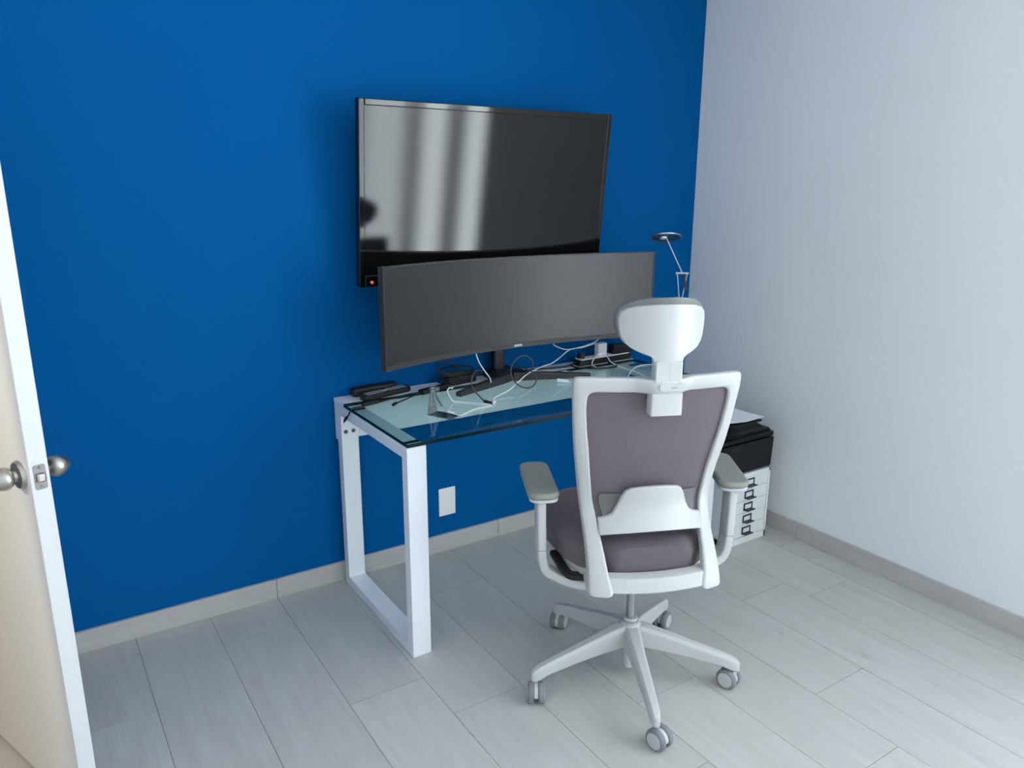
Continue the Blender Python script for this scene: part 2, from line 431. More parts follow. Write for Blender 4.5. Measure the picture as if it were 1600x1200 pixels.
# local x runs from the free edge to the hinges, local y is the hall side
door.location = D0
door.matrix_basis = Matrix(((dd.x, -dd.y, 0, D0.x), (dd.y, dd.x, 0, D0.y), (0, 0, 1, D0.z), (0, 0, 0, 1)))
obj('door_leaf', newbox(0, DW, -.040, 0, 0, 2.04), M_door, door, bevel=.0015, seg=1)
KZ = .894; KX = .048
def turn(px, py, pz, sgn):
    return Matrix.Translation((px, py, pz)) @ Matrix.Rotation(-sgn*PI/2, 4, 'X')
knob_prof = [(.0, 0), (.031, 0), (.031, .003), (.027, .008), (.020, .010), (.0125, .010), (.0115, .016), (.014, .018), (.021, .021), (.0252, .028), (.026, .034), (.024, .043), (.019, .052), (.0115, .060), (.005, .064), (0, .065)]
for sg, y in ((1, 0), (-1, -.04)):
    bm = bmesh.new(); lathe(bm, knob_prof[4:], 36, turn(KX, y, KZ, sg)); kn = obj('door_knob', bm, M_nickel, door)
    bm = bmesh.new(); lathe(bm, [(0, 0), (.033, 0), (.033, .003), (.029, .009), (.016, .0105), (0, .0105)], 40, turn(KX, y, KZ, sg)); obj('rose', bm, M_nickel, door)
bm = bmesh.new(); prism(bm, rrect(.025, .057, .005), 0, .0012, Matrix.Translation((0, -.020, KZ)) @ Matrix(((0, 0, -1, 0), (1, 0, 0, 0), (0, 1, 0, 0), (0, 0, 0, 1))))
lp = obj('latch_plate', bm, M_latch, door)
bm = bmesh.new(); box(bm, -.009, 0, -.0295, -.0115, KZ-.011, KZ+.009); obj('latch_bolt', bm, M_nickel, lp, bevel=.004, seg=3)
for dz in (-.022, .022):
    bm = bmesh.new(); lathe(bm, [(0, 0), (.0036, 0), (.003, .0008), (0, .0009)], 14, Matrix.Translation((-.0012, -.020, KZ+dz)) @ Matrix.Rotation(-PI/2, 4, 'Y')); obj('screw', bm, M_bolt, lp)
for hz in (.2, 1.02, 1.84):
    bm = bmesh.new(); lathe(bm, [(0, 0), (.006, 0), (.006, .09), (0, .09)], 12, Matrix.Translation((DW+.004, -.043, hz-.045))); obj('hinge', bm, M_nickel, door)

# blank wall plate
wp = thing('wall_plate', 'blank white rectangular wall plate with two screws on the blue wall under the desk', 'wall plate', (-1.370, 0, .2226))
obj('plate', newbox(-.0395, .0395, -.006, 0, -.062, .062), M_plate, wp, bevel=.003, seg=3)
for dz in (-.042, .042):
    bm = bmesh.new(); lathe(bm, [(0, 0), (.0035, 0), (.003, .001), (0, .0012)], 14, Matrix.Translation((0, -.006, dz)) @ Matrix.Rotation(PI/2, 4, 'X')); obj('screw', bm, M_plate, wp)

# --------------------------------------------------------------------- desk
DX0, DX1, DYF = -1.843, -.44, -.636
ZB, ZG0, ZG = .7365, .7405, .752
desk = thing('desk', 'white steel frame desk with clear glass top against the blue wall', 'desk', ((DX0+DX1)/2, -.33, 0))
ox, oy = desk.location.x, desk.location.y
def dbox(bm, x0, x1, y0, y1, z0, z1, **k): return box(bm, x0-ox, x1-ox, y0-oy, y1-oy, z0, z1, **k)
LW, LT = .067, .040
for x in (DX0, DX1-LW):
    bm = bmesh.new()
    # closed rectangular loop bent from flat steel tube
    yo0, yo1, yi0, yi1 = DYF, -.029, DYF+LT, -.029-LT
    zo0, zo1, zi0, zi1 = 0, ZB, .036, ZB-.040
    ring_o = [(yo0, zo0), (yo1, zo0), (yo1, zo1), (yo0, zo1)]; ring_i = [(yi0, zi0), (yi1, zi0), (yi1, zi1), (yi0, zi1)]
    V = [[bm.verts.new((xx-ox, y-oy, z)) for y, z in ring] for xx in (x, x+LW) for ring in (ring_o, ring_i)]
    for i in range(4):
        j = (i+1) % 4
        bm.faces.new((V[0][i], V[0][j], V[1][j], V[1][i])); bm.faces.new((V[2][i], V[3][i], V[3][j], V[2][j]))
        bm.faces.new((V[0][i], V[2][i], V[2][j], V[0][j])); bm.faces.new((V[1][i], V[1][j], V[3][j], V[3][i]))
    leg = obj('leg_frame', bm, M_lacquer, desk, bevel=.002, seg=2)
    for bx in ((.017, .047) if x == DX0 else (.020, .050)):
        b2 = bmesh.new()
        Mx = Matrix.Translation((x+bx-ox, yi1-oy, .632)) @ Matrix.Rotation(PI/2, 4, 'X')
        lathe(b2, [(0, 0), (.0075, 0), (.0075, .003), (.0055, .005), (.0035, .005), (.0035, .0025), (0, .0025)], 18, Mx)
        obj('bolt', b2, M_bolt, leg)
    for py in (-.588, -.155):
        b2 = bmesh.new(); dbox(b2, x+.004, x+LW-.004, py-.007, py+.007, ZB, ZG0-.0004); obj('refraction_strip', b2, M_black, leg)  # dark strip under the glass, added for the dark band of edge refraction
bm = bmesh.new(); dbox(bm, DX0+.001, DX1-.001, -.0285, -.004, .590, ZG-.001); obj('back_panel', bm, M_lacquer, desk, bevel=.002)
bm = bmesh.new(); dbox(bm, DX0, DX1, -.108, -.004, ZB+.0005, ZG); obj('cable_shelf', bm, M_lacquer, desk, bevel=.002)
bm = bmesh.new()
for i, f in enumerate(dbox(bm, DX0-.001, DX1+.001, -.642, -.1095, ZG0, ZG)):
    f.material_index = 0 if i < 2 else 1
tag(obj('glass_top', bm, [M_glass, M_glass_edge], desk), 'clear glass top with dark green edge')

# --------------------------------------------------------------- television
TVW, TVH = 1.082, .633
tilt = math.radians(5.75)
tv = thing('television', 'large black flat television tilted down from its bracket on the blue wall', 'television', (-1.225, -.15, 1.486))
tv.rotation_euler = (tilt, 0, 0)           # top leans into the room
bz = .017
def bezel(bm, w, h, bx, bt, bb, y0, y1):
    box(bm, -w/2, -w/2+bx, y0, y1, -h/2, h/2); box(bm, w/2-bx, w/2, y0, y1, -h/2, h/2)
    box(bm, -w/2+bx, w/2-bx, y0, y1, h/2-bt, h/2); box(bm, -w/2+bx, w/2-bx, y0, y1, -h/2, -h/2+bb)
bm = bmesh.new(); bezel(bm, TVW, TVH, .022, .022, .042, -.002, .028); obj('bezel', bm, M_black_gloss, tv, bevel=.003, seg=3)
obj('screen', newbox(-TVW/2+.021, TVW/2-.021, .001, .012, -TVH/2+.041, TVH/2-.021), M_tvscreen, tv)
bm = bmesh.new(); box(bm, -TVW/2+.012, TVW/2-.012, .012, .036, -TVH/2+.012, TVH/2-.012); obj('back_housing', bm, M_black, tv, bevel=.006)
bm = bmesh.new(); box(bm, -.33, .33, .036, .062, -.26, .16); obj('electronics_box', bm, M_black, tv, bevel=.012)
bm = bmesh.new(); lathe(bm, [(0, 0), (.006, 0), (.0055, .001), (0, .0012)], 20, Matrix.Translation((-TVW/2+.048, -.002, -TVH/2+.016)) @ Matrix.Rotation(PI/2, 4, 'X')); obj('standby_light', bm, M_led, tv)
bm = bmesh.new(); lathe(bm, [(0, 0), (.0035, 0), (.003, .0015), (0, .0018)], 16, Matrix.Translation((-TVW/2+.044, -.0031, -TVH/2+.018)) @ Matrix.Rotation(PI/2, 4, 'X')); obj('standby_highlight', bm, M_logo, tv)  # small bright disc painting the highlight on the standby light
obj('trim_line', newbox(-TVW/2+.022, TVW/2-.022, -.0027, -.0019, -TVH/2+.0385, -TVH/2+.0405), M_mon, tv)
# wall bracket: wall plate, arm and the plate on the set's back
bm = bmesh.new(); Mi = Matrix.Rotation(-tilt, 4, 'X')
box(bm, -.14, .14, .130, .1495, -.11, .11, Mi); obj('bracket_plate', bm, M_black, tv, bevel=.002)
bm = bmesh.new(); box(bm, -.03, .03, .055, .135, -.04, .04); obj('bracket_arm', bm, M_black, tv, bevel=.002)

# ------------------------------------------------------------------ monitor
MW, MH, MR = 1.25, .358, 1.85
mon = thing('monitor', 'very wide curved dark monitor on a V shaped stand on the glass desk', 'monitor', (-1.146, -.203, ZG))
mzc = 1.080-ZG
def mcurve(a, off, z):
    th = a/MR
    return Vector(((MR-off)*math.sin(th) if True else 0, -(MR-off)*(1-math.cos(th))*1.0+0, z)) + Vector((0, 0, 0))
def mpt(a, off, z):
    # off > 0 goes behind the panel
    th = a/MR; R = MR+off
    return Vector((R*math.sin(th), -MR*(1-math.cos(th)) + off*math.cos(th), z+mzc))
def cslab(bm, a0, a1, z0, z1, o0, o1, n=48):
    zs = (z0, z1)
    slab(bm, 2, n, lambda r, c: mpt(a0+(a1-a0)*(c+1)/2, o0, zs[r]), lambda r, c: mpt(a0+(a1-a0)*(c+1)/2, o1, zs[r]))
hw = MW/2
bm = bmesh.new()
cslab(bm, -hw, hw, -MH/2, -MH/2+.019, -.0015, .022); cslab(bm, -hw, hw, MH/2-.004, MH/2, -.0015, .022)
cslab(bm, -hw, -hw+.004, -MH/2+.019, MH/2-.004, -.0015, .022, 1); cslab(bm, hw-.004, hw, -MH/2+.019, MH/2-.004, -.0015, .022, 1)
obj('bezel', bm, M_mon, mon)
bm = bmesh.new(); cslab(bm, -hw+.003, hw-.003, -MH/2+.018, MH/2-.003, .0006, .010); obj('screen', bm, M_monscreen, mon)
bm = bmesh.new(); cslab(bm, -hw+.004, hw-.004, -MH/2+.004, MH/2-.004, .010, .0235); obj('back_shell', bm, M_black, mon)
bm = bmesh.new(); cslab(bm, -.28, .28, -.12, .12, .022, .045, 16); obj('back_hump', bm, M_black, mon, bevel=.01)
bm = text_mesh('SAMSUNG', .0125)
bmesh.ops.transform(bm, matrix=Matrix.Translation((0, -.0018, -MH/2+.0085+mzc)) @ Matrix.Scale(.66, 4, (1, 0, 0)) @ Matrix.Rotation(PI/2, 4, 'X'), verts=bm.verts[:])
obj('brand_lettering', bm, M_logo, mon)
# stand: column, rear hub and two splayed feet
cx = 0.005
bm = bmesh.new(); prism(bm, rrect(.056, .036, .010), .03, .36, Matrix.Translation((cx, .158, 0))); obj('column', bm, M_black, mon, bevel=.002)
bm = bmesh.new(); box(bm, cx-.04, cx+.04, .042, .145, mzc-.04, mzc+.035); obj('column_head', bm, M_black, mon, bevel=.006)
bm = bmesh.new(); poly = [(-.080, .034), (-.060, .182), (.060, .182), (.080, .034), (.03, .060), (-.03, .060)]
prism(bm, [(x+cx, y) for x, y in poly], 0, .034); obj('stand_hub', bm, M_black, mon, bevel=.004)
for sg in (-1, 1):
    bm = bmesh.new()
    tip = (-.296, -.040) if sg < 0 else (.318, -.066)
    a = Vector((cx+sg*.012, .060, 0)); b = Vector((cx+sg*.06, .040, 0)); c = Vector((tip[0], tip[1], 0))
    path = [Vector((p.x, p.y, h/2)) for p, h in ((a, .034), (b, .032), (b.lerp(c, .5), .026), (c, .017))]
    rings = []
    for i, (p, h, w) in enumerate(zip(path, (.034, .032, .026, .017), (.034, .032, .028, .024))):
        t = (path[min(i+1, 3)]-path[max(i-1, 0)]); t.z = 0; t.normalize(); s = Vector((-t.y, t.x, 0))
        rings.append([bm.verts.new((p.x+s.x*q*w/2, p.y+s.y*q*w/2, zz)) for q, zz in ((-1, .0), (1, .0), (1, h*.92), (.8, h), (-.8, h), (-1, h*.92))])
    for A, B in zip(rings, rings[1:]):
        for i in range(6): bm.faces.new((A[i], A[(i+1) % 6], B[(i+1) % 6], B[i]))
    bm.faces.new(rings[0][::-1]); bm.faces.new(rings[-1])
    obj('stand_foot', bm, M_mon, mon, bevel=.0015, limit=50)

# -------------------------------------------------------------------- chair
ch = thing('office_chair', 'white framed office chair with grey mesh back and headrest on five casters', 'chair', (-1.296, -1.082, 0), math.radians(-23))
# profile of the back: measured height, depth and half width of the outer edge
PZ = [.40, .457, .514, .568, .636, .729, .819, .889, .985, 1.03]
PS = [-.205, -.190, -.157, -.114, -.077, -.087, -.108, -.121, -.137, -.1415]
PH = [.198, .194, .192, .191, .195, .209, .224, .232, .240, .241]
IZ = [.40, .42, .459, .504, .556, .609, .65, .696, .758, .821, .866, .94, .97]
IW = [.128, .130, .140, .1445, .149, .155, .163, .169, .178, .187, .195, .203, .2025]
def sm(x, X, Y):
    h = .016
    return (interp(x-h, X, Y)+2*interp(x, X, Y)+interp(x+h, X, Y))/4
def half(z): return sm(z, PZ, PH)
def S(l, z, bow=.035): return sm(z, PZ, PS) - bow*(1-(l/half(z))**2)
# back frame: two uprights and the top bar in one moulding
st = []
st += [((.190, .409), (.142, .409)), ((.1965, .414), (.1325, .414))]
z = .424
while z < .955: st.append(((half(z), z), (sm(z, IZ, IW), z))); z += .0225
st += [((.2405, .985), (.2025, .962)), ((.241, 1.008), (.2015, .974)), ((.2395, 1.021), (.197, .982)), ((.234, 1.0275), (.189, .9865)), ((.220, 1.029), (.178, .988))]
for l in (.15, .12, .09, .075, .06, .045, .03, .015, 0): st.append(((l*1.25, 1.0295), (l*1.05, .988)))
full = st + [((-a[0], a[1]), (-b[0], b[1])) for a, b in st[:-1][::-1]]
bm = bmesh.new(); rings = []
for (lo, zo), (li, zi) in full:
    tk = interp(zo, [.42, .55, .8, 1.0], [.040, .034, .026, .022])
    lip = .006
    # cross section: outer back, crown, inner back, inner front, outer front (local x = -l)
    lm, zm = (lo+li)/2, (zo+zi)/2
    bp = .032*math.exp(-(lo/.068)**4) if zo > 1 else 0
    sec = [(lo, zo, S(lo, zo)+.004-bp), (lo*.88+li*.12, zo*.88+zi*.12, S(lo*.88+li*.12, zo)-bp), (lm, zm, S(lm, zm)-.001-bp), (li*.88+lo*.12, zi*.88+zo*.12, S(li, zi)-bp), (li, zi, S(li, zi)+.004-bp), (li, zi, S(li, zi)+tk*.75), (lo, zo, S(lo, zo)+tk)]
    rings.append([bm.verts.new((-l, s, z)) for l, z, s in sec])
for A, B in zip(rings, rings[1:]):
    n = len(A)
    for i in range(n): bm.faces.new((A[i], A[(i+1) % n], B[(i+1) % n], B[i]))
bm.faces.new(rings[0][::-1]); bm.faces.new(rings[-1])
bf = obj('back_frame', bm, M_plastic, ch, bevel=.0025, seg=2, limit=35)
# mesh panel
bm = bmesh.new(); R = 28
zr = [.565+(.992-.565)*i/(R-1) for i in range(R)]
def mw(z): return (sm(z, IZ, IW) if z < .95 else .203)+.006
slab(bm, R, 24, lambda r, c: Vector((-c*mw(zr[r]), S(c*mw(zr[r]), zr[r])+.012, zr[r])), lambda r, c: Vector((-c*mw(zr[r]), S(c*mw(zr[r]), zr[r])+.0135, zr[r])))
obj('back_mesh', bm, M_mesh, ch)
# lumbar plate
LT_top = [(-.153, .606), (-.135, .612), (-.115, .622), (-.103, .645), (-.092, .676), (-.083, .694), (-.068, .7035), (-.035, .709), (0, .711), (.035, .709), (.068, .7035), (.083, .694), (.092, .676), (.103, .645), (.115, .622), (.135, .612), (.153, .606)]
LX = [p[0] for p in LT_top]; LY = [p[1] for p in LT_top]
def lb(l, z): return sm(z, PZ, PS)-.022-.055*(1-min(1, abs(l/.155))**2)
bm = bmesh.new(); NL = 60; NR = 9
def lump(r, c, off):
    l = c*.1535; zt = interp(l, LX, LY); zb = .563+.020*(1-(l/.1535)**2)
    z = zb+(zt-zb)*r/(NR-1)
    return Vector((-l, lb(l, z)+off, z))
slab(bm, NR, NL, lambda r, c: lump(r, c, 0), lambda r, c: lump(r, c, .014))
obj('lumbar_plate', bm, M_plastic, ch, bevel=.003, seg=2, limit=45)
bm = bmesh.new()
def lpad(r, c, off):
    l = c*interp(r, [0, 1, 8, 9], [.125, .135, .148, .143]); z = .585+(.672-.585)*r/9
    return Vector((-l, S(l, z)+off, z))
slab(bm, 10, 16, lambda r, c: lpad(r, c, .002), lambda r, c: lpad(r, c, .008))
obj('lumbar_pad', bm, M_lumbar_pad, ch)
# lower crossbar between the uprights
bm = bmesh.new()
def xb(r, c, off):
    l = c*.150; z = [.417, .420, .456, .459][r]
    return Vector((-l, S(l, z)+off+(.004 if r in (0, 3) else 0), z))
slab(bm, 4, 24, lambda r, c: xb(r, c, .004), lambda r, c: xb(r, c, .04))
obj('lower_crossbar', bm, M_plastic, ch, bevel=.002)
for sg in (-1, 1):
    bm = bmesh.new()
    path = [(sg*.170, -.188, .424), (sg*.165, -.15, .416), (sg*.155, -.09, .412), (sg*.13, .0, .41)]
    sweep(bm, catmull(path, 4), rrect(.056, .030, .010, 3)); obj('back_bracket', bm, M_plastic, ch)
# headrest: stem, slider, shell, cushion
bm = bmesh.new(); prism(bm, rrect(.088, .040, .005, 3), .929, .992, Matrix.Translation((0, -.183, 0)) ); stem = obj('stem_plate', bm, M_plastic, ch, bevel=.002)
bm = bmesh.new(); box(bm, -.038, .038, -.206, -.172, 1.02, 1.079); obj('headrest_stem', bm, M_plastic, ch, bevel=.004, seg=3)
obj('stem_seam', newbox(-.0382, .0382, -.2064, -.2, 1.0725, 1.0733), M_plastic_grey, ch)
obj('stem_groove', newbox(.0005, .0015, -.2064, -.2, 1.03, 1.0725), M_plastic_grey, ch)
bm = bmesh.new(); prism(bm, rrect(.074, .020, .009, 5), 0, .0012, Matrix.Translation((.012, -.2075, 1.009)) @ Matrix.Rotation(PI/2, 4, 'X')); bt = obj('brand_tag', bm, M_plastic, ch, bevel=.0005, seg=1)
bm = text_mesh('sidiz', .0105, .0002); bmesh.ops.transform(bm, matrix=Matrix.Translation((.016, -.2090, 1.009)) @ Matrix.Rotation(PI/2, 4, 'X'), verts=bm.verts[:]); obj('brand_lettering', bm, M_ink, bt)
HZ = [1.066, 1.078, 1.088, 1.094, 1.101, 1.109, 1.122, 1.138, 1.163, 1.186, 1.203, 1.214, 1.222, 1.227, 1.2295]
HH = [.0390, .0395, .0430, .0520, .0730, .0920, .1070, .1150, .1195, .1200, .1150, .1020, .0800, .0520, .0250]
def hsurf(l): return -.205+.070*(abs(l)/.12)**2
def hrow(z, g=0.): return sm(z, HZ, HH) if z < 1.22 else interp(z, HZ, HH)
bm = bmesh.new(); n = len(HZ)
slab(bm, n, 24, lambda r, c: Vector((-c*HH[r], hsurf(c*HH[r])+(.0 if r else .002), HZ[r])), lambda r, c: Vector((-c*HH[r], hsurf(c*HH[r])+.016, HZ[r])))
obj('headrest_shell', bm, M_plastic, ch, bevel=.003, seg=2, limit=50)
CZ = [1.088, 1.093, 1.103, 1.117, 1.134, 1.160, 1.188, 1.210, 1.226, 1.237, 1.243, 1.246]
CH = [.040, .060, .082, .101, .114, .1225, .1235, .117, .101, .078, .052, .026]
bm = bmesh.new(); n = len(CZ)
def cus(r, c, k):
    l = c*CH[r]; edge = max(abs(c)**6, abs((r-(n-1)/2)/((n-1)/2))**6)
    s0 = hsurf(l)+.014; s1 = s0+.060-.034*edge
    return Vector((-l, s0 if k == 0 else s1, CZ[r]-(.004 if k and r > n-4 else 0)))
slab(bm, n, 20, lambda r, c: cus(r, c, 0), lambda r, c: cus(r, c, 1))
obj('headrest_cushion', bm, M_headpad, ch, bevel=.006, seg=3, limit=50)
# seat cushion and its shell
QS = [-.170, -.162, -.146, -.122, -.085, -.03, .05, .12, .18, .225, .26, .285, .30, .308]
QH = [.100, .120, .132, .160, .203, .230, .248, .259, .262, .256, .240, .214, .180, .140]
def seat(bm, zb, zt, shrink, ed=.6):
    n = len(QS)
    def top(r, c):
        l = c*(QH[r]-shrink); s = .06+(QS[r]-.06)*(1-shrink*3)
        e = max(abs(c)**5, abs((r-(n-1)/2)/((n-1)/2))**7)
        return Vector((-l, s, zt-ed*(zt-zb)*e+(.008*abs(c)**2 if ed > .5 else 0)-(.02*max(0, s-.15)/.15 if ed > .5 else 0)))
    def bot(r, c):
        l = c*(QH[r]-shrink)*.985; s = .06+(QS[r]-.06)*(1-shrink*3)*.985
        return Vector((-l, s, zb-(.006*(s > .15))))
    slab(bm, n, 20, top, bot)
bm = bmesh.new(); seat(bm, .441, .540, 0, .42); obj('seat_cushion', bm, M_seat, ch, bevel=.012, seg=3, limit=55)
bm = bmesh.new(); seat(bm, .412, .445, .012, .2); obj('seat_shell', bm, M_plastic_grey, ch, bevel=.006, limit=55)
bm = bmesh.new(); prism(bm, rrect(.15, .24, .03, 4), .375, .428, Matrix.Translation((0, .02, 0))); lathe(bm, [(0, .305), (.036, .305), (.052, .378), (0, .378)], 24)
obj('tilt_mechanism', bm, M_plastic_grey, ch, bevel=.004)
bm = bmesh.new(); sweep(bm, catmull([(-.245, .035, .432), (-.236, -.02, .420), (-.222, -.062, .408), (-.19, -.075, .405), (-.10, -.07, .40)], 4), rrect(.026, .018, .004, 2)); obj('lever', bm, M_black, ch)
# armrests
for sg, yaw, pcx, pcy in ((1, math.radians(-4), .285, .085), (-1, math.radians(-11), .318, .075)):
    X = -sg    # sg = +1 is the arm on the chair's left
    bm = bmesh.new()
    lo = [(X*.10, .335), (X*.18, .351), (X*.223, .367), (X*.257, .387), (X*.280, .403), (X*.291, .426), (X*.296, .455), (X*.297, .476)]
    sweep(bm, catmull([(x, -.012, z) for x, z in lo], 5), rrect(.027, .056, .006, 3), up=(0, 1, 0)); br = obj('arm_bracket', bm, M_plastic, ch)
    bm = bmesh.new(); sweep(bm, [(X*.2972, -.012, .4778), (X*.299, -.012, .56), (X*.300, -.010, .634)], rrect(.0265, .055, .006, 3), up=(0, 1, 0)); po_ = obj('arm_post', bm, M_plastic, ch)
    bm = bmesh.new(); sweep(bm, [(X*.297, -.012, .470), (X*.2973, -.012, .484)], rrect(.0235, .052, .005, 3), up=(0, 1, 0)); obj('arm_slide', bm, M_dark, po_)
    MM = Matrix.Translation((X*pcx, pcy, 0)) @ Matrix.Rotation(yaw, 4, 'Z')
    bm = bmesh.new(); prism(bm, rrect(.086, .272, .028, 5), .632, .642, MM); obj('arm_pad_base', bm, M_plastic, ch, bevel=.003)
    bm = bmesh.new(); prism(bm, rrect(.092, .280, .034, 6), .642, .662, MM); obj('arm_pad', bm, M_pad, ch, bevel=.008, seg=3)
# gas lift, base and casters
bm = bmesh.new(); lathe(bm, [(0, .19), (.0135, .19), (.0135, .315), (0, .315)], 28); obj('gas_lift', bm, M_chrome, ch)
base = bmesh.new()
NA = 5; A0 = 97.8+23      # first arm, degrees in the chair's own frame
lathe(base, [(0, .11), (.031, .11), (.036, .13), (.038, .165), (.034, .188), (.026, .194), (0, .194)], 30)
for k in range(NA):
    a = math.radians(A0+72*k); d = Vector((math.cos(a), math.sin(a), 0)); s = Vector((-d.y, d.x, 0))
    rings = []
    for r, zt, zb, w in ((.015, .188, .118, .052), (.05, .183, .116, .050), (.10, .170, .110, .041), (.20, .143, .097, .035), (.29, .119, .081, .031), (.318, .110, .070, .029), (.336, .100, .066, .022), (.343, .090, .066, .012)):
        rings.append([base.verts.new(d*r+s*w*q/2+Vector((0, 0, z))) for q, z in ((-1, zb), (1, zb), (1, zt-.010), (.62, zt), (-.62, zt), (-1, zt-.010))])
    for Aa, Bb in zip(rings, rings[1:]):
        for i in range(6): base.faces.new((Aa[i], Aa[(i+1) % 6], Bb[(i+1) % 6], Bb[i]))
    base.faces.new(rings[0][::-1]); base.faces.new(rings[-1])
obj('star_base', base, M_plastic, ch, bevel=.0018, seg=2, limit=28)
bm = bmesh.new(); lathe(bm, [(0, .198), (.0135, .198), (.0225, .199), (.0235, .203), (.0215, .206), (.0135, .206), (0, .206)], 30); obj('hub_collar', bm, M_plastic, ch)
bm = bmesh.new(); lathe(bm, [(0, .030), (.017, .030), (.0205, .034), (.0225, .115), (0, .115)], 26); obj('lift_sleeve', bm, M_plastic, ch)
axes_world = {1: -33, 2: 187, 3: 195, 4: 292, 0: 304}       # direction of each wheel axle, degrees
RW = .0325
for k in range(NA):
    a = math.radians(A0+72*k); p = Vector((math.cos(a)*.327, math.sin(a)*.327, 0))
    aw = math.radians(axes_world[k]+23); ax = Vector((math.cos(aw), math.sin(aw), 0)); fw = Vector((-ax.y, ax.x, 0))
    if k in (2, 0): fw = -fw
    c = p - fw*.016
    bm = bmesh.new()
    lathe(bm, [(0, .052), (.0055, .052), (.0055, .07), (0, .07)], 14, Matrix.Translation(p))
    # hood between the two wheels
    Mh = Matrix.Translation(c+Vector((0, 0, RW))) @ Matrix(((fw.x, 0, ax.x, 0), (fw.y, 0, ax.y, 0), (0, 1, 0, 0), (0, 0, 0, 1)))
    hood = [(RW*.88*math.cos(t), RW*.88*math.sin(t)) for t in [math.radians(q) for q in range(-40, 200, 15)]]
    hood += [(.028, .024), (.028, -.004)] if False else []
    prism(bm, hood, -.0062, .0062, Mh)
    box(bm, p.x-.007, p.x+.007, p.y-.007, p.y+.007, .040, .062)
    cf = obj('caster_fork', bm, M_plastic, ch, bevel=.001, seg=1)
    for sd in (-1, 1):
        Mw = Matrix.Translation(c+ax*sd*.0072+Vector((0, 0, RW))) @ Matrix(((fw.x, 0, ax.x*sd, 0), (fw.y, 0, ax.y*sd, 0), (0, 1, 0, 0), (0, 0, 0, 1)))
        bm = bmesh.new(); lathe(bm, [(0, 0), (RW-.003, 0), (RW, .003), (RW, .012), (RW-.003, .0165), (RW-.008, .0185), (0, .0185)], 36, Mw); wh = obj('caster_wheel', bm, M_tyre, cf)
        bm = bmesh.new(); lathe(bm, [(0, .018), (RW-.009, .018), (RW-.0095, .0198), (0, .0204)], 32, Mw); obj('wheel_cap', bm, M_plastic_white if False else M_plastic, cf)

# ------------------------------------------------------- drawer cabinet, printer
CX0, CX1, CYF, CZT = -.368, -.105, -.655, .330
cab = thing('drawer_cabinet', 'small white five drawer cabinet with metal label handles in the room corner', 'cabinet', ((CX0+CX1)/2, -.465, 0))
W = (CX1-CX0)/2; yf = CYF+.465; yb = .19
bm = bmesh.new()
box(bm, -W, -W+.012, yf, yb, 0, CZT); box(bm, W-.012, W, yf, yb, 0, CZT); box(bm, -W, W, yf, yb, CZT-.016, CZT)
box(bm, -W, W, yf, yb, 0, .032); box(bm, -W, W, yb-.01, yb, 0, CZT); box(bm, -W+.01, W-.01, yf+.012, yf+.02, .03, CZT-.01)
obj('body', bm, M_cabinet, cab, bevel=.0015, seg=1)
dh = (CZT-.016-.033)/5
for i in range(5):
    z0 = .033+i*dh
    dr = obj('drawer', newbox(-W+.0135, W-.0135, yf+.002, yf+.014, z0+.0008, z0+dh-.0008), M_cabinet, cab, bevel=.0008, seg=1)
    zc = z0+dh*.52
    bm = bmesh.new()
    for q in ((-.027, .027, -.016, -.0105), (-.027, .027, .0105, .016), (-.027, -.0215, -.016, .016), (.0215, .027, -.016, .016)):
        box(bm, q[0], q[1], yf-.002, yf+.002, zc+q[2], zc+q[3])
    # finger pull below the label slot
    prism(bm, [(-.027, 0), (.029, 0), (.026, -.019), (-.019, -.019)], -.0165, -.0135, Matrix.Translation((0, yf+.001, zc)))
    box(bm, -.022, .027, yf-.0185, yf-.0155, zc-.0165, zc-.010)
    hd = obj('label_handle', bm, M_brown, dr)
    obj('label_card', newbox(-.0232, .0232, yf+.0004, yf+.0021, zc-.0132, zc+.0132), M_paper, dr)

pr = thing('printer', 'black laser printer on top of the white drawer cabinet', 'printer', (-.262, -.475, CZT))
bm = bmesh.new()
# front outline with cut lower corners, extruded to the back
ol = [(-.145, 0), (.128, 0), (.155, .028), (.162, .150), (.158, .170), (.148, .178), (-.150, .178), (-.162, .165), (-.162, .028)]
prism(bm, ol, -.16, .18, Matrix(((1, 0, 0, 0), (0, 0, 1, 0), (0, 1, 0, 0), (0, 0, 0, 1)))); obj('body', bm, M_printer, pr, bevel=.006, seg=3)
bm = bmesh.new(); prism(bm, [(-.158, .010), (.150, .010), (.157, .142), (-.158, .142)], -.182, -.155, Matrix(((1, 0, 0, 0), (0, 0, 1, 0), (0, 1, 0, 0), (0, 0, 0, 1)))); fd = obj('front_flap', bm, M_printer, pr, bevel=.004, seg=3)
obj('finger_slot', newbox(-.115, -.055, -.1835, -.180, .118, .131), M_dark, fd)
bm = bmesh.new(); box(bm, -.16, .158, -.178, -.155, .146, .166); obj('top_lip', bm, M_printer, pr, bevel=.004)
bm = bmesh.new(); V = [(-.15, -.13, .178), (.145, -.13, .178), (.145, .17, .178), (-.15, .17, .178), (-.15, -.10, .188), (.135, -.10, .188), (.135, .17, .235), (-.15, .17, .235)]
vs = [bm.verts.new(v) for v in V]
for f in ((0, 3, 2, 1), (4, 5, 6, 7), (0, 1, 5, 4), (1, 2, 6, 5), (2, 3, 7, 6), (3, 0, 4, 7)): bm.faces.new([vs[i] for i in f])
obj('top_cover', bm, M_printer, pr, bevel=.006)
bm = bmesh.new(); Mt = Matrix.Translation((-.05, -.04, .243)) @ Matrix.Rotation(math.radians(0), 4, 'X'); box(bm, -.10, .080, -.17, .19, -.004, .004, Mt); obj('paper_tray', bm, M_printer, pr, bevel=.002)
